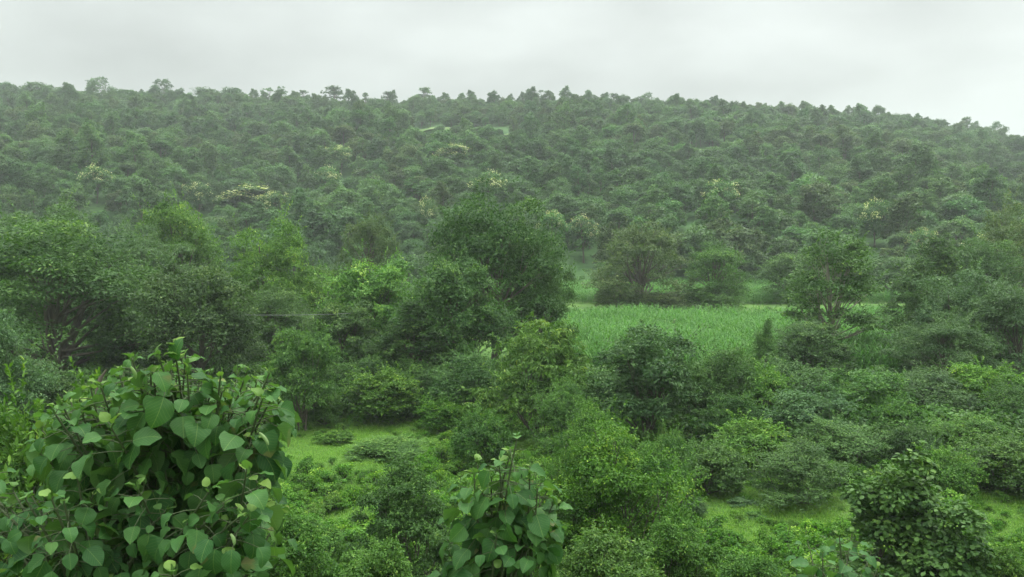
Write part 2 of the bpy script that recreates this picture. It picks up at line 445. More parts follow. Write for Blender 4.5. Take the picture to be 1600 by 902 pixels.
def put(name, key, mat, px, top, wpx, Y, label, cat, group=None, **kw):
    """stand a plant on the ground at depth Y so that it shows centred at column px, its top at row top, wpx wide"""
    x = (px - 800) / F * Y
    z = float(ground(x, Y)) - .05
    zt = float(P(px, top, Y)[2])
    return plant(name, key, mat, (x, Y, z), wpx / F * Y * 1.02, max(zt - z, .3), label, cat, group, **kw)

def scatter(name, pts, idx, rot, scl, protos, label, cat, kind='stuff'):
    """one object that sets copies of small plant meshes at its points"""
    me = bpy.data.meshes.new(name); n = len(pts)
    me.vertices.add(n); me.vertices.foreach_set('co', np.asarray(pts, np.float32).ravel())
    a = me.attributes.new('rot', 'FLOAT_VECTOR', 'POINT'); a.data.foreach_set('vector', np.asarray(rot, np.float32).ravel())
    a = me.attributes.new('scl', 'FLOAT_VECTOR', 'POINT'); a.data.foreach_set('vector', np.asarray(scl, np.float32).ravel())
    a = me.attributes.new('idx', 'INT', 'POINT'); a.data.foreach_set('value', np.asarray(idx, np.int32))
    o = bpy.data.objects.new(name, me); COL.objects.link(o)
    pc = bpy.data.collections.new(name + '_sources')
    for i, m in enumerate(protos):
        po = bpy.data.objects.new('%s_source_%02d' % (name, i), m); pc.objects.link(po)
    ng = bpy.data.node_groups.new(name, 'GeometryNodeTree')
    ng.interface.new_socket('Geometry', in_out='INPUT', socket_type='NodeSocketGeometry')
    ng.interface.new_socket('Geometry', in_out='OUTPUT', socket_type='NodeSocketGeometry')
    gi = ng.nodes.new('NodeGroupInput'); go = ng.nodes.new('NodeGroupOutput')
    ip = ng.nodes.new('GeometryNodeInstanceOnPoints'); ip.inputs['Pick Instance'].default_value = True
    ci = ng.nodes.new('GeometryNodeCollectionInfo'); ci.inputs['Collection'].default_value = pc
    ci.inputs['Separate Children'].default_value = True; ci.inputs['Reset Children'].default_value = True
    def na(nm, ty):
        x = ng.nodes.new('GeometryNodeInputNamedAttribute'); x.data_type = ty; x.inputs['Name'].default_value = nm; return x.outputs['Attribute']
    ng.links.new(gi.outputs[0], ip.inputs['Points']); ng.links.new(ci.outputs[0], ip.inputs['Instance'])
    ng.links.new(na('idx', 'INT'), ip.inputs['Instance Index'])
    ng.links.new(na('rot', 'FLOAT_VECTOR'), ip.inputs['Rotation'])
    ng.links.new(na('scl', 'FLOAT_VECTOR'), ip.inputs['Scale'])
    ng.links.new(ip.outputs[0], go.inputs[0])
    md = o.modifiers.new('scatter', 'NODES'); md.node_group = ng
    tag(o, label, cat, None, kind)
    return o

# ================================================================== SETTING
heightfield('ground', np.concatenate([np.linspace(-700, -80, 32), np.linspace(-76, 76, 153), np.linspace(80, 700, 32)]),
            np.concatenate([np.linspace(-60, 0, 13), np.linspace(1, 60, 85), np.linspace(61, 112, 40)]), M['soil'])
heightfield('hill', np.linspace(-700, 700, 300), np.linspace(112, 640, 200), M['hill'])

# ------------------------------------------------------------------ prototypes of hill trees
HP = []
for i, (W_, H_, z0, ncl) in enumerate([(6.5, 8, 1.5, 30), (8, 7.5, 1.2, 36), (5, 9, 1.8, 26), (7, 6.5, 1.0, 32), (6, 10.5, 2.0, 34), (4.5, 5.5, .8, 20)]):
    k = 'hill%d' % i
    proto(k, 100 + i, W_, H_, z0, ncl + 10, 13, 12, .34, .6, 0, r0=.16, nl=8, clr=(.10, .22), shell=(.5, 1.05), flat=.95)
    HP.append(k)
proto('sky1', 140, 7, 10, 4.0, 16, 9, 11, .42, .6, 0, r0=.2, nl=12, clr=(.12, .2), open_=.2)
proto('sky2', 141, 5, 10, 3.0, 12, 9, 10, .42, .6, 0, r0=.17, nl=12, clr=(.13, .22), taper=.5, open_=.2)
proto('sky3', 142, 8, 9, 4.8, 12, 9, 10, .40, .5, 0, r0=.22, nl=12, clr=(.12, .18), flat=.5, open_=.35)

def hit(px, py, h=0.):
    """depth at which the hillside, raised by h, shows at pixel row py in column px"""
    ys = np.arange(116, 352, .5); xs = (px - 800) / F * ys
    rows = pix(xs, ys, ground(xs, ys) + h)[1]
    k = np.where(rows <= py)[0]
    return float(ys[k[0]]) if len(k) else 350.
# ------------------------------------------------------------------ hill forest
rng = np.random.default_rng(11)
def hill_points():
    pts = []
    y = 113.5
    while y < 362:
        sp = 4.1
        xs = np.arange(-y * .78 - 12, y * .78 + 12, sp)
        for x in xs:
            xx, yy = x + rng.uniform(-.48, .48) * sp, y + rng.uniform(-.48, .48) * sp
            pts.append((xx, yy))
        y += sp
    return np.array(pts)
HPT = hill_points()
# keep the grassy ledges clear
hz = ground(HPT[:, 0], HPT[:, 1])
hpx, hpy = pix(HPT[:, 0], HPT[:, 1], hz)
SHADE = [('hdark', 'dark green'), ('hmid', 'mid green'), ('hpale', 'pale green'), ('holive', 'olive green')]
FLOWER = [(765, 270, 52, 215, 'hill3', 'cream-flowering tree in the middle of the slope above the tall dark tree'),
          (1366, 315, 54, 170, 'hill3', 'pale blossom-capped tree low on the slope above the thin pale-trunked tree'),
          (1120, 282, 56, 200, 'hill0', 'tree with scattered cream blossom on the right part of the slope'),
          (385, 290, 78, 165, 'hill2', 'largest pale-blossomed tree, above the yellow-green tree'),
          (430, 300, 50, 160, 'hill0', 'blossoming tree touching the largest pale-blossomed one'),
          (535, 228, 44, 250, 'hill0', 'small tree with white-cream blossom high on the left slope'),
          (706, 226, 50, 255, 'hill2', 'blossoming tree just below the grassy ledge'),
          (512, 262, 44, 220, 'hill3', 'faintly blossoming tree left of and below the ledge'),
          (862, 330, 48, 150, 'hill0', 'cream-topped tree directly behind the tall dark tree, left one of two'),
          (912, 338, 44, 148, 'hill2', 'cream-topped tree directly behind the tall dark tree, right one of two'),
          (312, 286, 44, 190, 'hill0', 'small tree with a few pale flowers above the left trees'),
          (155, 260, 44, 215, 'hill3', 'pale-flecked tree on the far left slope'),
          (1530, 368, 60, 128, 'hill2', 'pale-flowered tree above the dark trees by the right frame edge'),
          (1440, 358, 44, 140, 'hill0', 'small pale-topped tree above the right end of the field'),
          (668, 312, 34, 170, 'hill3', 'little cream-topped tree left of the tall dark tree')]
FLOWER = [(px, top, wp, hit(px, top, 7.5), k, lab) for px, top, wp, Y, k, lab in FLOWER]
def ledge_clear(px, py, y):
    a = (px > 640) & (px < 838) & (py > 201) & (py < 213)
    b = (px > 1075) & (px < 1140) & (py > 234) & (py < 243)
    m = ~(a | b)
    for fx, top, wp, fy, k, lab in FLOWER:
        f = np.abs(px - fx) < wp * .62
        m &= ~(f & (y < fy + 5) & (y > fy - 15))
    return m
kp = ledge_clear(hpx, hpy, HPT[:, 1]) & (rng.uniform(size=len(HPT)) > .05)
HPT, hz, hpx, hpy = HPT[kp], hz[kp], hpx[kp], hpy[kp]
# shade follows broad patches of the wood
sh = vnoise(HPT[:, 0] / 28, HPT[:, 1] / 22, 3) + rng.normal(0, .28, len(HPT))
shade = np.where(sh < .30, 0, np.where(sh < .70, 1, np.where(sh < .95, 2, 3)))
size = rng.choice([.62, .72, .84, 1.0], len(HPT)) * rng.uniform(.85, 1.15, len(HPT)) * (1 - .22 * sstep((HPT[:, 1] - 315) / 35))
front_ = ((hpx > 635) & (hpx < 842) & (hpy >= 212) & (hpy < 240)) | ((hpx > 1070) & (hpx < 1145) & (hpy >= 242) & (hpy < 264))
size = np.where(front_, size * .6, size)
inview = (hpx > -30) & (hpx < 1630)
order = np.argsort(HPT[:, 1] + np.where(inview, 0, 1e4))
near = order[:228]
rest = np.setdiff1d(np.arange(len(HPT)), near)
def zone(px):
    for lim, t in ((120, 'behind the broad left tree'), (240, 'behind the bluish layered tree'), (340, 'behind the yellow-topped tree'),
                   (480, 'behind the yellow-green domed tree'), (550, 'left of the brownish olive tree'), (660, 'behind the bright-tipped tree'),
                   (780, 'behind the tall central tree'), (930, 'right of the tall central tree'), (1060, 'behind the spreading field tree'),
                   (1180, 'behind the low-branched field tree'), (1260, 'left of the pale-trunked tree'), (1380, 'behind the pale-trunked tree'), (1480, 'behind the dark-topped tree')):
        if px < lim: return t
    return 'near the right frame edge'
FORM = ['round', 'broad', 'narrow', 'squat', 'tall', 'small']
near_k = rng.integers(0, len(HP), len(near))
def near_label(j):
    i = near[j]
    return '%s %s tree at hill foot %s' % (FORM[near_k[j]], SHADE[shade[i]][1], zone(hpx[i]))
same = {}
for j in range(len(near)): same.setdefault(near_label(j), []).append(j)
LAB = {}
for lb, js in same.items():
    js = sorted(js, key=lambda j: hpx[near[j]]); m = len(js)
    for t, j in enumerate(js):
        wd = '' if m == 1 else ', ' + (['left', 'right'] if m == 2 else ['leftmost', 'middle', 'rightmost'] if m == 3 else
             ['leftmost', 'second', 'third', 'fourth', 'fifth', 'sixth', 'seventh', 'eighth', 'ninth'])[min(t, 8)] + (' one' if m <= 3 or t == 0 else ' from left')
        LAB[j] = lb + wd
for j, i in enumerate(near):
    k = HP[near_k[j]]
    p = PROTO[k]; s = size[i]
    m_, nm = SHADE[shade[i]]
    plant('tree', k, m_, (HPT[i, 0], HPT[i, 1], hz[i] - .1), p['W'] * s * rng.uniform(.95, 1.1), p['H'] * s * rng.uniform(.82, 1.1),
          LAB[j], 'tree', 'trees at the foot of the wooded hill')
fp = []
for k in HP:
    for m_, _ in SHADE:
        p = PROTO[k]; v, q, t = p['leaf']
        tv = np.empty(len(p['tm'].vertices) * 3, np.float32); p['tm'].vertices.foreach_get('co', tv)
        tq = np.empty(len(p['tm'].loops), np.int32); p['tm'].loops.foreach_get('vertex_index', tq)
        fp.append(make_mesh('forest_tree', [(v, q, t, 0), (tv.reshape(-1, 3), tq.reshape(-1, 4), None, 1)], [M[m_], M['bark']]))
n = len(rest); ki = rng.integers(0, len(HP), n)
scatter('forest', np.c_[HPT[rest], hz[rest] - .1], ki * 4 + shade[rest],
        np.c_[np.zeros(n), np.zeros(n), rng.uniform(0, 6.28, n)],
        np.c_[size[rest] * 1.06, size[rest] * 1.06, size[rest] * rng.uniform(.80, 1.12, n)], fp,
        'hazy green forest covering the long hillside up to the skyline', 'forest')

# skyline trees
CREST = [(168, 121, 34, 352, 'sky1', 'hdark', 'dark spreading tree standing tallest on the skyline at the left end'),
         (263, 123, 30, 352, 'sky1', 'hdark', 'round-topped dark tree sticking up alone on the skyline right of the tallest one'),
         (75, 130, 60, 350, 'hill1', 'hdark', 'broad low tree on the skyline at the far left end of the hill'),
         (20, 128, 34, 350, 'hill0', 'hdark', 'small dark tree on the skyline above the left frame edge'),
         (205, 141, 40, 345, 'hill3', 'hdark', 'rounded tree on the skyline between the two tall ones'),
         (330, 138, 46, 345, 'hill1', 'hdark', 'wide dome-shaped tree on the skyline, left one of a pair'),
         (372, 138, 40, 345, 'hill3', 'hdark', 'wide dome-shaped tree on the skyline, right one of a pair'),
         (424, 137, 22, 352, 'sky3', 'hpale', 'thin see-through pale tree on the skyline, left of its twin'),
         (446, 135, 20, 352, 'sky3', 'hpale', 'thin see-through pale tree on the skyline, right of its twin'),
         (480, 141, 16, 350, 'sky2', 'hmid', 'small pointed tree on the skyline next to the see-through pair'),
         (525, 135, 34, 350, 'sky2', 'hdark', 'pointed dark tree rising on the skyline left of the middle'),
         (575, 145, 14, 352, 'sky2', 'hdark', 'tiny spire-like tree on the skyline beside the pointed dark tree'),
         (608, 143, 16, 352, 'sky2', 'hdark', 'small spiky tree on the skyline near the middle'),
         (666, 137, 28, 352, 'sky2', 'hmid', 'lone mid-green tree with a sharp tip on the skyline above the grassy ledge'),
         (848, 142, 36, 352, 'sky3', 'hmid', 'flat-topped umbrella-like tree on the skyline right of the ledge'),
         (955, 146, 18, 352, 'sky2', 'hdark', 'small tree standing up on the skyline above the two field trees'),
         (1010, 145, 24, 352, 'sky1', 'hdark', 'ragged tree at the highest bump of the right skyline'),
         (1104, 156, 18, 352, 'sky1', 'hdark', 'little tree where the skyline starts to slope down'),
         (1365, 165, 24, 352, 'hill0', 'hdark', 'bushy dark tree bulging from the falling right skyline'),
         (1500, 183, 20, 352, 'sky2', 'hdark', 'small dark tree low on the falling right skyline'),
         (1550, 190, 24, 352, 'sky1', 'hdark', 'last tree seen on the skyline before the right frame edge')]
for px, top, wp, Y, k, m_, lab in CREST:
    put('tree', k, m_, px, top, wp, Y, lab, 'tree', 'trees on the skyline of the hill')

# flowering trees on the slope: cream blossom heads over a pale crown
def bloom_geo(key, seed, dens):
    rg = np.random.default_rng(seed); p = PROTO[key]; v = p['leaf'][0]
    c = v[rg.integers(0, len(v), 4000)]
    o = nrm(c - np.array([0, 0, p['H'] * .45]))
    ok = (o[:, 2] > .25) & (np.linalg.norm(c[:, :2], axis=1) + c[:, 2] > p['H'] * .75)
    c = c[ok][:dens]; k = 26; n = len(c) * k
    pos = np.repeat(c, k, 0) + rg.normal(size=(n, 3)) * np.array([.28, .28, .26]) + np.array([0, 0, .25])
    LL = rg.uniform(.12, .3, n)
    return leaves(pos, rdir(rg, n), rdir(rg, n), LL, LL * .7, rg.uniform(0, 1, n), 0)
BM = {}
for k in ('hill0', 'hill2', 'hill3'):
    v, q, t = bloom_geo(k, 7, 34); BM[k] = make_mesh('blossom', [(v, q, t, 0)], [M['bloom']])
for px, top, wp, Y, k, lab in FLOWER:
    e = put('flowering_tree', k, 'hpale', px, top, wp, Y, lab, 'flowering tree', 'flowering trees on the hill slope')
    b = bpy.data.objects.new('blossom', BM[k]); COL.objects.link(b); b.parent = e

# grassy ledges on the slope
def ledge(px0, px1, py0, py1, Y, thick, label):
    n = 30; u = np.linspace(0, 1, n); rg = np.random.default_rng(int(px0))
    Y = hit((px0 + px1) / 2, (py0 + py1) / 2, 1.2)
    a = np.array([P(px0 + (px1 - px0) * t, py0 + (py1 - py0) * t, Y + 3 * math.sin(t * 3)) for t in u])
    a[:, 2] += rg.normal(0, .25, n) + .8 * np.sin(u * 7)
    rows = []
    for dy, dz in ((-3.5, -thick * 1.6), (-1.6, -thick * .7), (-.8, 0), (1.5, .35), (6, 1.0), (9, .2), (10, -6)):
        r = a + np.array([0, dy, dz]) + np.c_[np.zeros(n), rg.normal(0, .3, n), rg.normal(0, .15, n)]
        e = np.sin(u * math.pi) ** .4
        r[:, 2] -= (1 - e) * 2
        rows.append(r)
    v = np.concatenate(rows); k = len(rows)
    i = (np.arange(k - 1)[:, None] * n + np.arange(n - 1)[None]).ravel()
    o = mesh_obj('hill_terrace', [(v, np.stack([i, i + 1, i + n + 1, i + n], -1), None, 0)], [M['ledge']])
    tag(o, label, None, None, 'structure')
ledge(638, 838, 201, 208, 285, .55, 'long pale grassy ledge crossing the upper slope')
ledge(1072, 1145, 237, 240, 255, .4, 'short pale grassy ledge on the right slope')

# ------------------------------------------------------------------ prototypes of nearer trees and shrubs
proto('oakA', 200, 10, 10, .5, 80, 28, 22, .17, .45, 0, r0=.28, nl=24, clr=(.07, .18), shell=(.35, 1.05), shoots=160)
proto('oakB', 201, 9, 9, .5, 74, 28, 22, .17, .45, 0, r0=.25, nl=22, clr=(.07, .18), shell=(.35, 1.05), shoots=140)
proto('round', 202, 7, 8, .4, 56, 28, 22, .15, .5, 0, r0=.2, nl=20, clr=(.08, .19), shell=(.35, 1.05), shoots=120)
proto('tall', 203, 6, 9, .5, 56, 26, 20, .15, .5, 0, r0=.2, nl=20, clr=(.08, .2), taper=.25, shoots=120)
proto('spray', 204, 9, 8, .6, 76, 26, 22, .17, .34, 0, r0=.22, nl=26, clr=(.07, .15), flat=.42, droop=.4, shoots=120)
proto('airy', 205, 7, 10, 1.2, 58, 22, 18, .17, .45, 0, r0=.16, nl=34, clr=(.07, .16), open_=.1, shoots=90)
proto('field', 206, 9, 8, .3, 60, 24, 20, .18, .45, 0, r0=.26, nl=34, clr=(.07, .16), open_=.05, shoots=100)
proto('smallA', 207, 4, 4.5, .2, 54, 26, 20, .10, .5, 1, r0=.12, nl=20, stems=4, clr=(.09, .2), shoots=110, shell=(.12, 1.05))
proto('smallB', 208, 4.5, 4, .2, 56, 26, 20, .095, .42, 1, r0=.1, nl=20, stems=5, clr=(.08, .19), flat=.9, shoots=130, shell=(.2, 1.05))
proto('smallC', 209, 4, 3, .1, 50, 26, 20, .10, .55, 1, r0=.08, nl=18, stems=5, clr=(.08, .2), shoots=130)
proto('drooper', 210, 4.5, 5, .3, 60, 24, 20, .15, .28, 1, r0=.12, nl=24, stems=3, clr=(.07, .17), droop=.8, flat=.6, shoots=110)
proto('bushA', 211, 4, 4, .1, 90, 30, 22, .062, .5, 1, r0=.08, nl=24, stems=6, clr=(.06, .16), shell=(.4, 1.1), shoots=260)
proto('bushB', 212, 4.5, 3.6, .1, 90, 30, 22, .06, .45, 1, r0=.08, nl=24, stems=6, clr=(.06, .16), flat=.8, shell=(.4, 1.1), shoots=280)
proto('roundleaf', 213, 2.5, 4.4, .2, 80, 26, 16, .082, .75, 1, r0=.08, nl=24, stems=5, clr=(.10, .2), droop=.4, shoots=120, shell=(.3, 1.05))
proto('bushC', 215, 2.6, 4, .1, 84, 28, 22, .055, .5, 1, r0=.07, nl=24, stems=6, clr=(.06, .15), shell=(.4, 1.1), shoots=240)
proto('low', 214, 1.6, 1.0, .05, 22, 18, 16, .07, .5, 1, r0=.03, nl=12, stems=5, clr=(.10, .2), shoots=40)

T = 'tree'; S = 'shrub'
GL = 'trees on the left of the valley'; GR = 'trees on the right of the valley'; GS = 'shrubs of the thicket right of the clearing'
TREES = [
 # name key mat px top w Y label
 (T, 'oakA', 'dark', 85, 340, 300, 46, 'broad leafy green tree filling the left edge, widest of the left trees'),
 (T, 'oakB', 'mid', 70, 322, 190, 72, 'pale green treetop peeping over the broad left tree'),
 (T, 'spray', 'blue', 222, 350, 150, 58, 'bluish green tree with layered sprays between the broad left tree and the yellow-green one'),
 (T, 'round', 'yellow', 272, 316, 125, 70, 'tree with a yellowish top behind the bluish one'),
 (T, 'round', 'dark', 303, 412, 170, 43, 'rounded dark tree right above the big-leaved bush'),
 (T, 'oakB', 'yellow', 418, 343, 155, 56, 'tall yellow-green domed tree with its dark fork showing'),
 (T, 'field', 'olive', 582, 335, 105, 86, 'brownish olive tree standing small behind the bright-tipped tree'),
 (T, 'round', 'mid', 500, 415, 110, 62, 'green tree filling the gap right of the yellow-green domed tree'),
 (T, 'round', 'yellow', 590, 405, 145, 47, 'bright-tipped tree with lime clusters left of the tall dark tree'),
 (T, 'oakA', 'dark', 772, 304, 200, 50, 'tall dark green tree in the middle, tallest in front of the hill'),
 (T, 'oakB', 'dark', 842, 345, 105, 53, 'dark tree merging with the right shoulder of the tall central one'),
 (T, 'round', 'dark', 712, 402, 150, 44, 'dark tree crowding the foot of the tall central one on its left'),
 (T, 'tall', 'dark', 650, 470, 110, 42, 'dark narrow tree behind the clearing, between the bright-tipped and the central tree'),
 (T, 'round', 'dark', 540, 470, 120, 44, 'dark tree under the bright-tipped one'),
 (T, 'oakA', 'dark', 430, 450, 120, 50, 'shadowy tree below the yellow-green domed tree'),
 (T, 'round', 'dark', 210, 470, 130, 48, 'dark tree in the gap between the broad left tree and the rounded dark one'),
 (T, 'oakB', 'blue', -40, 468, 180, 31, 'grey-green small tree cut by the left frame edge'),
 (T, 'field', 'olive', 1006, 348, 150, 90, 'spreading olive tree with dark bent limbs standing in the field'),
 (T, 'field', 'mid', 1115, 380, 108, 89, 'smaller low-branched green tree beside the spreading field tree'),
 (T, 'airy', 'dark', 1303, 362, 165, 50, 'thin open tree with a pale forked trunk at the field edge'),
 (T, 'tall', 'dark', 1460, 372, 110, 58, 'dark-topped tree behind the right end of the field'),
 (T, 'oakB', 'olive', 1590, 318, 150, 75, 'olive tree cut by the right frame edge below the hill'),
 (T, 'oakA', 'mid', 1540, 372, 120, 66, 'green tree between the dark-topped tree and the olive edge tree'),
 (T, 'spray', 'dark', 1446, 440, 80, 48, 'dark spreading tree overhanging the right end of the field'),
 (T, 'oakB', 'blue', 1500, 420, 180, 46, 'big grey-green tree with layered leaf sprays above the right thicket'),
 (T, 'oakA', 'blue', 1590, 440, 150, 42, 'grey-green tree at the right frame edge beside its bigger twin'),
 (T, 'spray', 'blue', 1488, 488, 150, 40, 'low wide grey-green tree in front of the big layered one'),
 (T, 'round', 'dark', 1272, 500, 105, 45, 'dark bushy tree wrapped round the foot of the thin open tree'),
 (T, 'tall', 'mid', 1198, 499, 40, 43, 'narrow creeper-covered stump-like tree at the front of the field'),
 (T, 'round', 'mid', 1240, 395, 90, 96, 'small green tree at the back of the field left of the thin open tree'),
 (T, 'round', 'mid', 1400, 400, 100, 100, 'small green tree behind the dark spreading tree at the back of the field'),
]
SHRUBS = [
 ('shrub', 'drooper', 'yellow', 838, 503, 165, 34, 'yellow-green bush with drooping narrow leaves in front of the field'),
 ('shrub', 'smallA', 'blue', 1012, 512, 180, 33, 'large grey-green rounded shrub in front of the field, right of the yellow-green bush'),
 ('shrub', 'smallA', 'mid', 470, 512, 105, 36, 'upright cone-like shrub at the left end of the clearing'),
 ('shrub', 'smallC', 'bright', 597, 574, 110, 38, 'bright green rounded shrub under the dark trees behind the clearing'),
 ('shrub', 'smallC', 'mid', 505, 612, 50, 37, 'small green shrub tucked beside the cone-like one'),
 ('shrub', 'smallB', 'dark', 735, 545, 120, 38, 'dark shrub left of the yellow-green bush'),
 ('shrub', 'smallB', 'mid', 880, 590, 90, 31, 'dark-leaved shrub hanging at the right foot of the yellow-green bush'),
 ('shrub', 'smallC', 'mid', 748, 640, 90, 29, 'greyish thin shrub at the right corner of the clearing'),
 ('shrub', 'smallC', 'bright', 690, 620, 70, 36, 'little leafy shrub at the gap behind the clearing'),
 ('shrub', 'smallB', 'bright', 935, 635, 110, 27, 'bright low shrub between the grey-green one and the clearing'),
 ('shrub', 'smallB', 'mid', 1140, 535, 110, 35, 'mid green shrub right of the large grey-green one'),
 ('shrub', 'smallA', 'mid', 1095, 560, 90, 36, 'narrow green shrub squeezed behind the large grey-green one'),
 ('shrub', 'smallB', 'dark', 1250, 560, 120, 36, 'dark shrub in the deepest shade of the thicket'),
 ('shrub', 'smallC', 'bright', 1190, 570, 100, 34, 'bright green shrub at the top of the thicket below the creeper-covered tree'),
 ('shrub', 'smallA', 'blue', 1270, 610, 130, 30, 'grey-green shrub in the middle of the thicket'),
 ('shrub', 'smallA', 'mid', 1365, 580, 130, 33, 'tall green shrub beside the grey-green middle one'),
 ('shrub', 'smallB', 'blue', 1450, 575, 130, 34, 'wide bluish shrub below the low grey-green tree'),
 ('shrub', 'smallA', 'yellow', 1540, 568, 110, 35, 'yellowish olive shrub near the right frame edge'),
 ('shrub', 'smallB', 'dark', 1600, 600, 90, 32, 'dark shrub cut by the right frame edge'),
 ('shrub', 'smallC', 'blue', 1440, 662, 80, 27, 'pale bluish small shrub behind the right foreground bush'),
 ('shrub', 'smallB', 'mid', 1330, 655, 130, 28, 'green shrub left of the pale bluish small one'),
 ('shrub', 'smallC', 'bright', 1180, 655, 130, 29, 'bright shrub low in the left part of the thicket'),
 ('shrub', 'smallB', 'mid', 1255, 690, 130, 25, 'green shrub at the front of the thicket above the right clearing'),
 ('shrub', 'smallC', 'mid', 1110, 690, 110, 26, 'rounded green shrub with dark hollows at the left end of the right clearing'),
 ('shrub', 'smallB', 'bright', 1520, 650, 110, 29, 'bright shrub right of the pale bluish small one'),
 ('shrub', 'smallC', 'mid', 1575, 680, 130, 26, 'green shrub above the right-hand strip of grass'),
 ('shrub', 'smallC', 'bright', 1490, 700, 90, 25, 'shrub half hidden behind the right foreground bush'),
 ('shrub', 'smallB', 'mid', 1040, 670, 80, 24, 'pale rounded shrub at the shoulder of the central foreground bush'),
 ('shrub', 'smallB', 'dark', 1150, 610, 90, 32, 'dark shrub behind the bright low one of the thicket'),
 ('shrub', 'smallC', 'mid', 1400, 620, 90, 31, 'leafy shrub between the tall green and the wide bluish ones'),
 ('shrub', 'smallB', 'dark', 560, 555, 90, 40, 'dark undergrowth shrub left behind the bright green rounded one'),
 ('shrub', 'smallB', 'dark', 660, 560, 90, 40, 'dark undergrowth shrub right behind the bright green rounded one'),
 ('shrub', 'smallA', 'dark', 40, 560, 140, 34, 'dark shrub under the broad left tree'),
 ('shrub', 'smallC', 'bright', 605, 688, 110, 31, 'spreading low shrub in the middle of the left clearing'),
 ('shrub', 'smallC', 'olive', 962, 442, 66, 88, 'olive shrub under the left limb of the spreading field tree'),
 ('shrub', 'smallC', 'olive', 1035, 455, 90, 87.5, 'low olive growth round the foot of the spreading field tree'),
 ('shrub', 'smallC', 'mid', 1112, 448, 92, 87, 'green shrub round the foot of the smaller field tree'),
 # foreground bushes on and below the bank
 ('shrub', 'bushA', 'bright', 975, 672, 270, 18, 'large fine-leaved bush in the lower middle, right of the big-leaved sapling'),
 ('shrub', 'bushB', 'bright', 890, 690, 130, 19, 'fine-leaved bush directly behind the big-leaved sapling'),
 ('shrub', 'bushC', 'mid', 632, 728, 150, 17, 'dark creeper-covered bush left of the big-leaved sapling'),
 ('shrub', 'bushC', 'bright', 480, 815, 150, 16, 'bright fine-leaved bush right of the big-leaved foreground bush'),
 ('shrub', 'bushC', 'bright', 450, 815, 170, 13, 'low lime-green bush at the bottom edge beside the big-leaved foreground bush'),
 ('shrub', 'bushC', 'bright', 575, 850, 150, 12, 'small bush at the bottom edge below the dark creeper-covered one'),
 ('shrub', 'bushC', 'bright', 1060, 812, 150, 15, 'bright fine-leaved bush at the bottom edge left of the right clearing'),
 ('shrub', 'bushC', 'bright', 960, 830, 190, 12.5, 'bright bush at the bottom edge right under the sapling'),
 ('shrub', 'roundleaf', 'mid', 1440, 712, 200, 15, 'grey-green round-leaved bush in the right foreground'),
 ('shrub', 'bushC', 'bright', 1180, 868, 150, 13, 'small bright bush at the bottom edge below the right clearing'),
 ('shrub', 'bushC', 'bright', 1570, 855, 130, 14, 'low bush in the bottom right corner'),
 ('shrub', 'smallC', 'blue', 1085, 775, 46, 23.5, 'thin grey-leaved shrub at the left end of the right clearing'),
 ('shrub', 'smallA', 'bright', 10, 612, 300, 13, 'small-leaved light green bush at the left frame edge'),
 ('shrub', 'low', 'blue', 1168, 783, 38, 24.5, 'tiny grey-green herb alone on the right clearing'),
 ('shrub', 'low', 'mid', 1190, 822, 30, 23.2, 'tiny herb below the other on the right clearing'),
 ('shrub', 'low', 'bright', 520, 672, 50, 33.5, 'low herb patch near the cone-like shrub'),
]
for nm, k, m_, px, top, wp, Y, lab in TREES:
    put(nm, k, m_, px, top, wp, Y, lab, 'tree', 'trees of the valley floor', bark='pale_bark' if k == 'airy' else None)
for nm, k, m_, px, top, wp, Y, lab in SHRUBS:
    put(nm, k, m_, px, top, wp, Y, lab, 'shrub', 'shrubs of the valley floor and bank')

# ------------------------------------------------------------------ maize field
rng = np.random.default_rng(21)
def maize_proto(seed):
    rg = np.random.default_rng(seed); pcs = []
    for s in range(5):
        b = np.array([rg.uniform(-.45, .45), rg.uniform(-.45, .45), 0]); h = rg.uniform(1.5, 1.95)
        v, q, _ = tube([b - [0, 0, .1], b + [.02, .01, h * .5], b + [.04, 0, h]], [.012, .01, .005], 4); pcs.append((v, q, None, 0))
        n = 10; z = np.linspace(.3, h, n); az = np.arange(n) * 2.6 + rg.uniform(0, 6)
        ax = np.stack([np.cos(az), np.sin(az), np.full(n, 1.1) + rg.uniform(-.2, .6, n)], 1); ax = nrm(ax)
        no = nrm(np.cross(np.cross(ax, [0, 0, 1.]), ax))
        L = rg.uniform(.5, .8, n)
        pos = b + np.stack([0 * z, 0 * z, z], 1)
        pcs.append((*leaves(pos, ax, no, L, L * .09, np.clip(rg.normal(.5, .2, n), 0, 1), rg.uniform(.6, 1.2, n)), 0))
    return make_mesh('maize_plants', pcs, [M['crop']])
mp_ = [maize_proto(s) for s in range(4)]
def field_pts(x0, x1, y0, y1, sp):
    X, Y = np.meshgrid(np.arange(x0, x1, sp), np.arange(y0, y1, sp))
    p = np.stack([X.ravel(), Y.ravel()], 1); return p + rng.uniform(-.3, .3, p.shape) * sp
fa = field_pts(-8, 38, 46, 71, .55); fa = fa[(fa[:, 0] > 1 + (fa[:, 1] - 47) * .0)]
fb = field_pts(-4, 60, 94, 113, .8)
fpt = np.concatenate([fa, fb]); n = len(fpt)
hs_ = np.where(fpt[:, 1] > 80, .75, 1.0) * (.85 + .3 * vnoise(fpt[:, 0] / 3, fpt[:, 1] / 3, 9)) * rng.uniform(.9, 1.12, n)
scatter('maize_crop', np.c_[fpt, ground(fpt[:, 0], fpt[:, 1])], rng.integers(0, 4, n),
        np.c_[rng.normal(0, .05, (n, 2)), rng.uniform(0, 6.28, n)], np.c_[np.ones(n), np.ones(n), hs_], mp_,
        'field of tall green maize-like crop in front of the hill', 'crop')

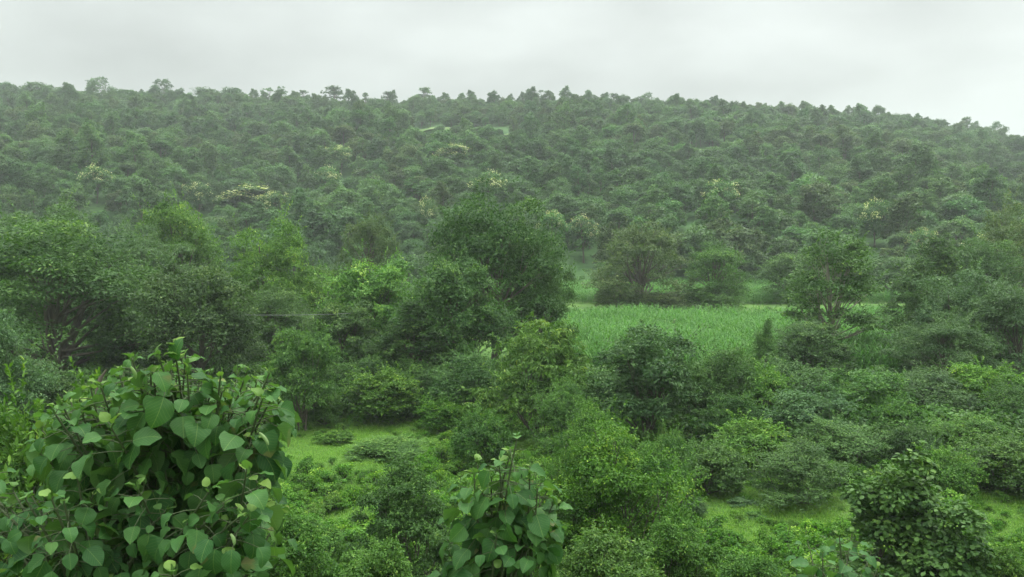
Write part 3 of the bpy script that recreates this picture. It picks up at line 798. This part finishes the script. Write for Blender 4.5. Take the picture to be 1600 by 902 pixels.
# ------------------------------------------------------------------ grass and weeds
def tuft(seed, n, h, spread, wd, mat):
    rg = np.random.default_rng(seed); az = rg.uniform(0, 6.28, n)
    b = np.stack([rg.normal(0, spread, n), rg.normal(0, spread, n), np.zeros(n)], 1)
    ax = nrm(np.stack([np.cos(az), np.sin(az), rg.uniform(.8, 2.4, n)], 1))
    no = nrm(np.cross(np.cross(ax, [0, 0, 1.]), ax)); L = h * rg.uniform(.6, 1.3, n)
    return make_mesh('grass_tuft', [(*leaves(b, ax, no, L, L * 0 + wd, np.clip(rg.normal(.5, .22, n), 0, 1), rg.uniform(.4, 1.2, n)), 0)], [mat])
gts = [tuft(s, 26, .13, .13, .009, M['grass']) for s in range(3)]
n = 60000
gx = rng.uniform(-1, 1, n); gy = 14 + 27 * rng.uniform(0, 1, n) ** 1.0
gx = gx * (gy * .68 + 2)
gd = vnoise(gx / 1.3, gy / 1.3, 14)
s = (.7 + .9 * gd) * rng.uniform(.8, 1.2, n)
scatter('grass', np.c_[gx, gy, ground(gx, gy)], rng.integers(0, 3, n), np.c_[rng.normal(0, .1, (n, 2)), rng.uniform(0, 6.28, n)], np.c_[s, s, s], gts,
        'short bright grass of the clearings', 'grass')
def weed(seed, W_, H_):
    v, q, t, C, cr = crown_geo(seed, W_, H_, .02, 12, 9, 9, .055, .6, 1, clr=(.16, .28), young=.8)
    st = trunk_geo(seed, H_, .02, C, cr, .012, 8, 4, stems=4)
    return make_mesh('weed', [(v, q, t, 0)] + [(a, b, c, 1) for a, b, c, _ in st], [M['weed'], M['stem']])
wts = [weed(300 + i, .9, .42 + .1 * i) for i in range(4)]
n = 9000
wx = rng.uniform(-1, 1, n); wy = 8 + 34 * rng.uniform(0, 1, n)
wx = wx * (wy * .68 + 2)
wn = vnoise(wx / 2.2, wy / 2.2, 31) * .7 + vnoise(wx / .9, wy / .9, 32) * .3
wpx, wpy = pix(wx, wy, ground(wx, wy))
def ell(cx, cy, rx, ry): return ((wpx - cx) / rx) ** 2 + ((wpy - cy) / ry) ** 2
open_spots = (ell(690, 668, 60, 24) < 1) | (ell(530, 705, 165, 46) < 1) | (ell(1205, 800, 150, 56) < 1) | (ell(1575, 815, 70, 40) < 1)
kp = (wn > .40) & (~open_spots | (rng.uniform(size=n) < .45))
sml = np.where(open_spots, .42, 1.0)[kp]
wx, wy = wx[kp], wy[kp]; n = len(wx)
s = rng.uniform(.6, 1.35, n) * sml
scatter('weeds', np.c_[wx, wy, ground(wx, wy)], rng.integers(0, 4, n), np.c_[rng.normal(0, .08, (n, 2)), rng.uniform(0, 6.28, n)], np.c_[s, s, s], wts,
        'knee-high leafy weeds covering the ground round the clearings', 'weeds')
# dark low undergrowth beneath the valley trees
n = 9000
ux = rng.uniform(-1, 1, n); uy = 30 + 86 * rng.uniform(0, 1, n) ** 1.3; ux = ux * (uy * .7 + 2)
upx, upy = pix(ux, uy, ground(ux, uy))
kp = np.where(uy < 45, (upy < 655) & (upx < 1080) | (upx > 1080) & (rng.uniform(size=n) < .3), ~((ux > -3) & (ux < uy * .5 + 3) & (uy < 112)) | ((uy > 73) & (uy < 78) & (rng.uniform(size=n) < .25)))
ux, uy = ux[kp], uy[kp]; n = len(ux); s = rng.uniform(1.2, 2.8, n)
uts = [make_mesh('undergrowth_plant', [(*crown_geo(320 + i, .9, .6, .02, 10, 8, 8, .07, .55, 0, clr=(.16, .28))[:3], 0)], [M['mid']]) for i in range(3)]
scatter('undergrowth', np.c_[ux, uy, ground(ux, uy)], rng.integers(0, 3, n), np.c_[np.zeros((n, 2)), rng.uniform(0, 6.28, n)], np.c_[s, s, s], uts,
        'tangled undergrowth beneath the valley trees and shrubs', 'undergrowth')

# ------------------------------------------------------------------ big-leaved foreground plants
LS = np.array([0, .08, .22, .40, .58, .75, .90, 1.0]); LWD = np.array([.12, .56, .90, 1.0, .93, .70, .36, .04])
def broad_leaves(name, items, mat, parent):
    """items: base, axis, normal, length, width ratio, tint, bend, fold"""
    rg = np.random.default_rng(5)
    us = np.array([-1, -.55, 0, .55, 1.]); nr, nc = len(LS), len(us)
    V, Q, Tn, UV = [], [], [], []
    off = 0
    base_q = np.array([[r * nc + c, (r + 1) * nc + c, (r + 1) * nc + c + 1, r * nc + c + 1] for r in range(nr - 1) for c in range(nc - 1)])
    for b, ax, no, L, wr, tn, bend, fold in items:
        ax = nrm(ax); sd_ = nrm(np.cross(no, ax)); no = np.cross(ax, sd_)
        ph = rg.uniform(0, 6.28)
        s = LS[:, None]; u = us[None]
        w_ = LWD[:, None] * L * wr * .5
        ang = bend * s                                 # blade arches downwards along its length
        along = np.sin(ang) / max(bend, 1e-3) if bend > 1e-3 else s
        drop = (1 - np.cos(ang)) / max(bend, 1e-3)
        lift = np.abs(u) * w_ * fold + .07 * L * np.sin(s * 13 + ph + u * 2.2) * np.abs(u) * (LWD[:, None])
        p = b + ax * (along * L)[..., None] + sd_ * (u * w_)[..., None] + no * (lift - drop * L)[..., None] * 1.0
        V.append(p.reshape(-1, 3)); Q.append(base_q + off); off += nr * nc
        Tn.append(np.full(nr * nc, tn)); UV.append(np.stack([np.broadcast_to(.5 + u * .5 * LWD[:, None] , (nr, nc)), np.broadcast_to(s, (nr, nc))], -1).reshape(-1, 2))
    v = np.concatenate(V); q = np.concatenate(Q)
    me = make_mesh(name, [(v, q, np.concatenate(Tn), 0)], [M[mat]])
    uvl = me.uv_layers.new(name='UVMap'); uv = np.concatenate(UV)[q.ravel()]
    uvl.data.foreach_set('uv', uv.astype(np.float32).ravel())
    o = bpy.data.objects.new(name, me); COL.objects.link(o); o.parent = parent
    return o
def big_plant(name, base, shoots, seed, label, leafL=.2, step=.10, group=None, wr=.88, buds=0):
    """shoots: list of end points (relative to the base); leaf pairs along the upper part of each"""
    rg = np.random.default_rng(seed)
    e = bpy.data.objects.new(name, None); COL.objects.link(e); e.location = base; tag(e, label, 'shrub', group)
    stems, items, rolled = [], [], []
    for end, leafy, big in shoots:
        end = np.array(end, float); h = np.linalg.norm(end)
        mid = end * .5 + np.array([*(-end[:2] * .18), h * .10]) + rg.normal(0, .05, 3) * h
        u = np.linspace(0, 1, 14)[:, None]
        path = 2 * u * (1 - u) * mid + u ** 2 * end
        stems.append((*tube(path, np.linspace(.028, .006, 14), 7)[:2], None, 0))
        ln = leafy; m = max(2, int(ln / step)); az0 = rg.uniform(0, 6.28)
        for j in range(m):
            f = 1 - (j + .1) * step / h
            if f < .12: break
            p = np.array([np.interp(f, u[:, 0], path[:, k]) for k in range(3)])
            age = min(1., .30 + j * .22)
            L0 = leafL * big * (age ** .7)
            for side in (0, 1):
                az = az0 + j * 1.57 + side * math.pi + rg.normal(0, .25)
                elev = (.95 if j == 0 else .25) - .10 * j + rg.normal(0, .2); elev = max(elev, -.75)
                d = np.array([math.cos(az) * math.cos(elev), math.sin(az) * math.cos(elev), math.sin(elev)])
                pl = L0 * rg.uniform(.35, .6) + .05 * min(j, 2)
                q0 = p + d * pl
                stems.append((*tube([p, p + d * pl * .5 + [0, 0, .008], q0], [.0045, .0035, .003], 4)[:2], None, 0))
                ad = nrm(d + np.array([0, 0, -.12 - .10 * min(j, 4)]) + rg.normal(0, .28, 3))
                no = nrm(np.array([0, 0, 1.]) + d * .35 + rg.normal(0, .34, 3))
                tn = np.clip(.85 - .25 * j + rg.normal(0, .12), .1, 1) if j < 3 else np.clip(rg.normal(.42, .17), .02, .85)
                items.append((q0, ad, no, L0 * rg.uniform(.6, 1.25), wr * rg.uniform(.88, 1.1), tn, rg.uniform(.3, 1.5), rg.uniform(.05, .5)))
        # unopened leaf pair at the tip
        for k in range(2):
            rolled.append((end - [0, 0, .01], nrm(np.array([rg.normal(0, .35), rg.normal(0, .35), 1])), nrm(rg.normal(size=3)), leafL * rg.uniform(.3, .45), .32, .8, .4, .9))
    broad_leaves('foliage', items + rolled, 'broad', e)
    mesh_obj('stems', [(v, q, t, m) for v, q, t, m in stems], [M['stem']], e)
    if buds:
        # young leaves still rolled up, hanging pale from the shoots
        pcs = []
        for k in range(buds):
            it = items[rg.integers(len(items))]; p = it[0] + np.array([rg.normal(0, .05), -.12, rg.normal(0, .05)])
            d = nrm(np.array([rg.normal(0, .5), rg.normal(0, .3), -1])); u = np.linspace(0, 1, 8)
            Lb = rg.uniform(.07, .11)
            pth = p + d * (u * Lb)[:, None] + np.array([.01, 0, 0]) * np.sin(u * 3)[:, None]
            pcs.append((*tube(pth, .012 * np.sin(np.clip(u * .92 + .06, 0, 1) * math.pi) ** .6 + .001, 7)[:2], None, 0))
        mesh_obj('rolled_leaves', pcs, [M['bloomleaf']], e)
    return e
M['bloomleaf'] = leaf_mat('rolled_young_leaves', (.20, .30, .12), (.30, .40, .18), trans=.3, vary=.1)

rng = np.random.default_rng(77)
def fore_plant(name, outline, Y, depth, nsh, seed, label, leafL, base_px, leafy=.9, **kw):
    """outline: (px, top row) of the leafy mass; shoots end under that line, spread in depth round Y"""
    rg = np.random.default_rng(seed)
    bx = (base_px - 800) / F * Y; bz = float(ground(bx, Y)) - .05
    base = np.array([bx, Y, bz]); xs = [a for a, _ in outline]; ts = [b for _, b in outline]
    sh = []
    for i in range(nsh):
        px = np.interp((i + rg.uniform(.1, .9)) / nsh, [0, 1], [xs[0], xs[-1]])
        top = np.interp(px, xs, ts)
        lv = rg.choice([0, 0, 1, 2, 3, 4]) if i % 2 else 0
        py = top + 4 + lv * 75 + rg.uniform(0, 60) ** 1.0
        yy = Y + rg.uniform(-.5, .5) * depth - .08 * lv * depth
        sh.append((P(px, py, yy) - base, leafy * rg.uniform(.7, 1.2), rg.uniform(.85, 1.15)))
    return big_plant(name, base, sh, seed, label, leafL, **kw)
fore_plant('shrub', [(60, 650), (85, 615), (125, 618), (160, 565), (200, 548), (235, 562), (265, 532), (310, 562), (345, 575), (395, 555), (425, 572), (448, 640), (440, 700)], 6.4, 1.9, 112, 1,
           'big-leaved foreground bush with curled pale young leaves, filling the lower left', .185, 270, buds=14)
fore_plant('shrub', [(-60, 690), (0, 760), (60, 765), (130, 740), (240, 735), (330, 760), (410, 800)], 5.7, 1.2, 54, 2,
           'big-leaved low bush at the bottom left corner under the taller one', .17, 150, buds=4)
fore_plant('shrub', [(705, 800), (735, 725), (765, 700), (790, 652), (810, 660), (845, 740), (865, 765)], 7.2, .8, 22, 3,
           'slender big-leaved sapling rising in the lower middle', .2, 790, leafy=1.1, wr=.9)
fore_plant('shrub', [(690, 850), (740, 800), (790, 790), (850, 820)], 7.0, .7, 9, 4,
           'lower big-leaved shoots at the foot of the middle sapling', .19, 770, wr=.9)
fore_plant('shrub', [(1235, 850), (1260, 815), (1300, 805), (1345, 812), (1375, 850)], 9.5, 1.0, 12, 5,
           'big-leaved low shrub at the bottom right, left of the round-leaved bush', .2, 1305, wr=.85)

# leaning bare post-like stem behind the big-leaved bush
b0 = P(148, 640, 9.5); b1 = P(157, 592, 9.6); gz = float(ground(b0[0] - .3, 9.4))
o = mesh_obj('dead_stem', [(*tube([[b0[0] - .35, 9.4, gz - .2], [b0[0] - .12, 9.45, (gz + b0[2]) / 2], b0, b1, b1 + [.08, 0, .12]], [.06, .05, .035, .026, .008], 9)[:2], None, 0)], [M['bark']])
tag(o, 'grey bare leaning stem behind the big-leaved foreground bush', 'dead stem')

# overhead wire between the left trees
u = np.linspace(0, 1, 40); a = P(335, 491, 41.5); b = P(566, 489, 43.5)
pth = a + (b - a) * u[:, None]; pth[:, 2] -= .09 * 4 * u * (1 - u)
m_, nt_ = new_mat('wire_metal'); pb = N(nt_, 'ShaderNodeBsdfPrincipled'); pb.inputs['Base Color'].default_value = (.13, .14, .13, 1); pb.inputs['Roughness'].default_value = .6
nt_.links.new(pb.outputs[0], N(nt_, 'ShaderNodeOutputMaterial').inputs['Surface'])
o = mesh_obj('overhead_wire', [(*tube(pth, np.full(40, .012), 5)[:2], None, 0)], [m_])
tag(o, 'thin pale wire strung between the trees left of the clearing', 'wire')

# ------------------------------------------------------------------ haze
me = bpy.data.meshes.new('haze')
x0, x1, y0, y1, z0, z1 = -720, 720, -70, 660, -25, 96
vv = [(x, y, z) for x in (x0, x1) for y in (y0, y1) for z in (z0, z1)]
me.from_pydata(vv, [], [(0, 1, 3, 2), (4, 6, 7, 5), (0, 4, 5, 1), (2, 3, 7, 6), (0, 2, 6, 4), (1, 5, 7, 3)])
m_, nt_ = new_mat('haze_air')
pv = N(nt_, 'ShaderNodeVolumePrincipled'); pv.inputs['Density'].default_value = .00041
pv.inputs['Color'].default_value = (.92, .97, .98, 1); pv.inputs['Anisotropy'].default_value = 0.2
nt_.links.new(pv.outputs[0], N(nt_, 'ShaderNodeOutputMaterial').inputs['Volume'])
me.materials.append(m_)
o = bpy.data.objects.new('haze', me); COL.objects.link(o); o['kind'] = 'stuff'
o['label'] = 'thin pale damp haze over the valley and hill'; o['category'] = 'haze'
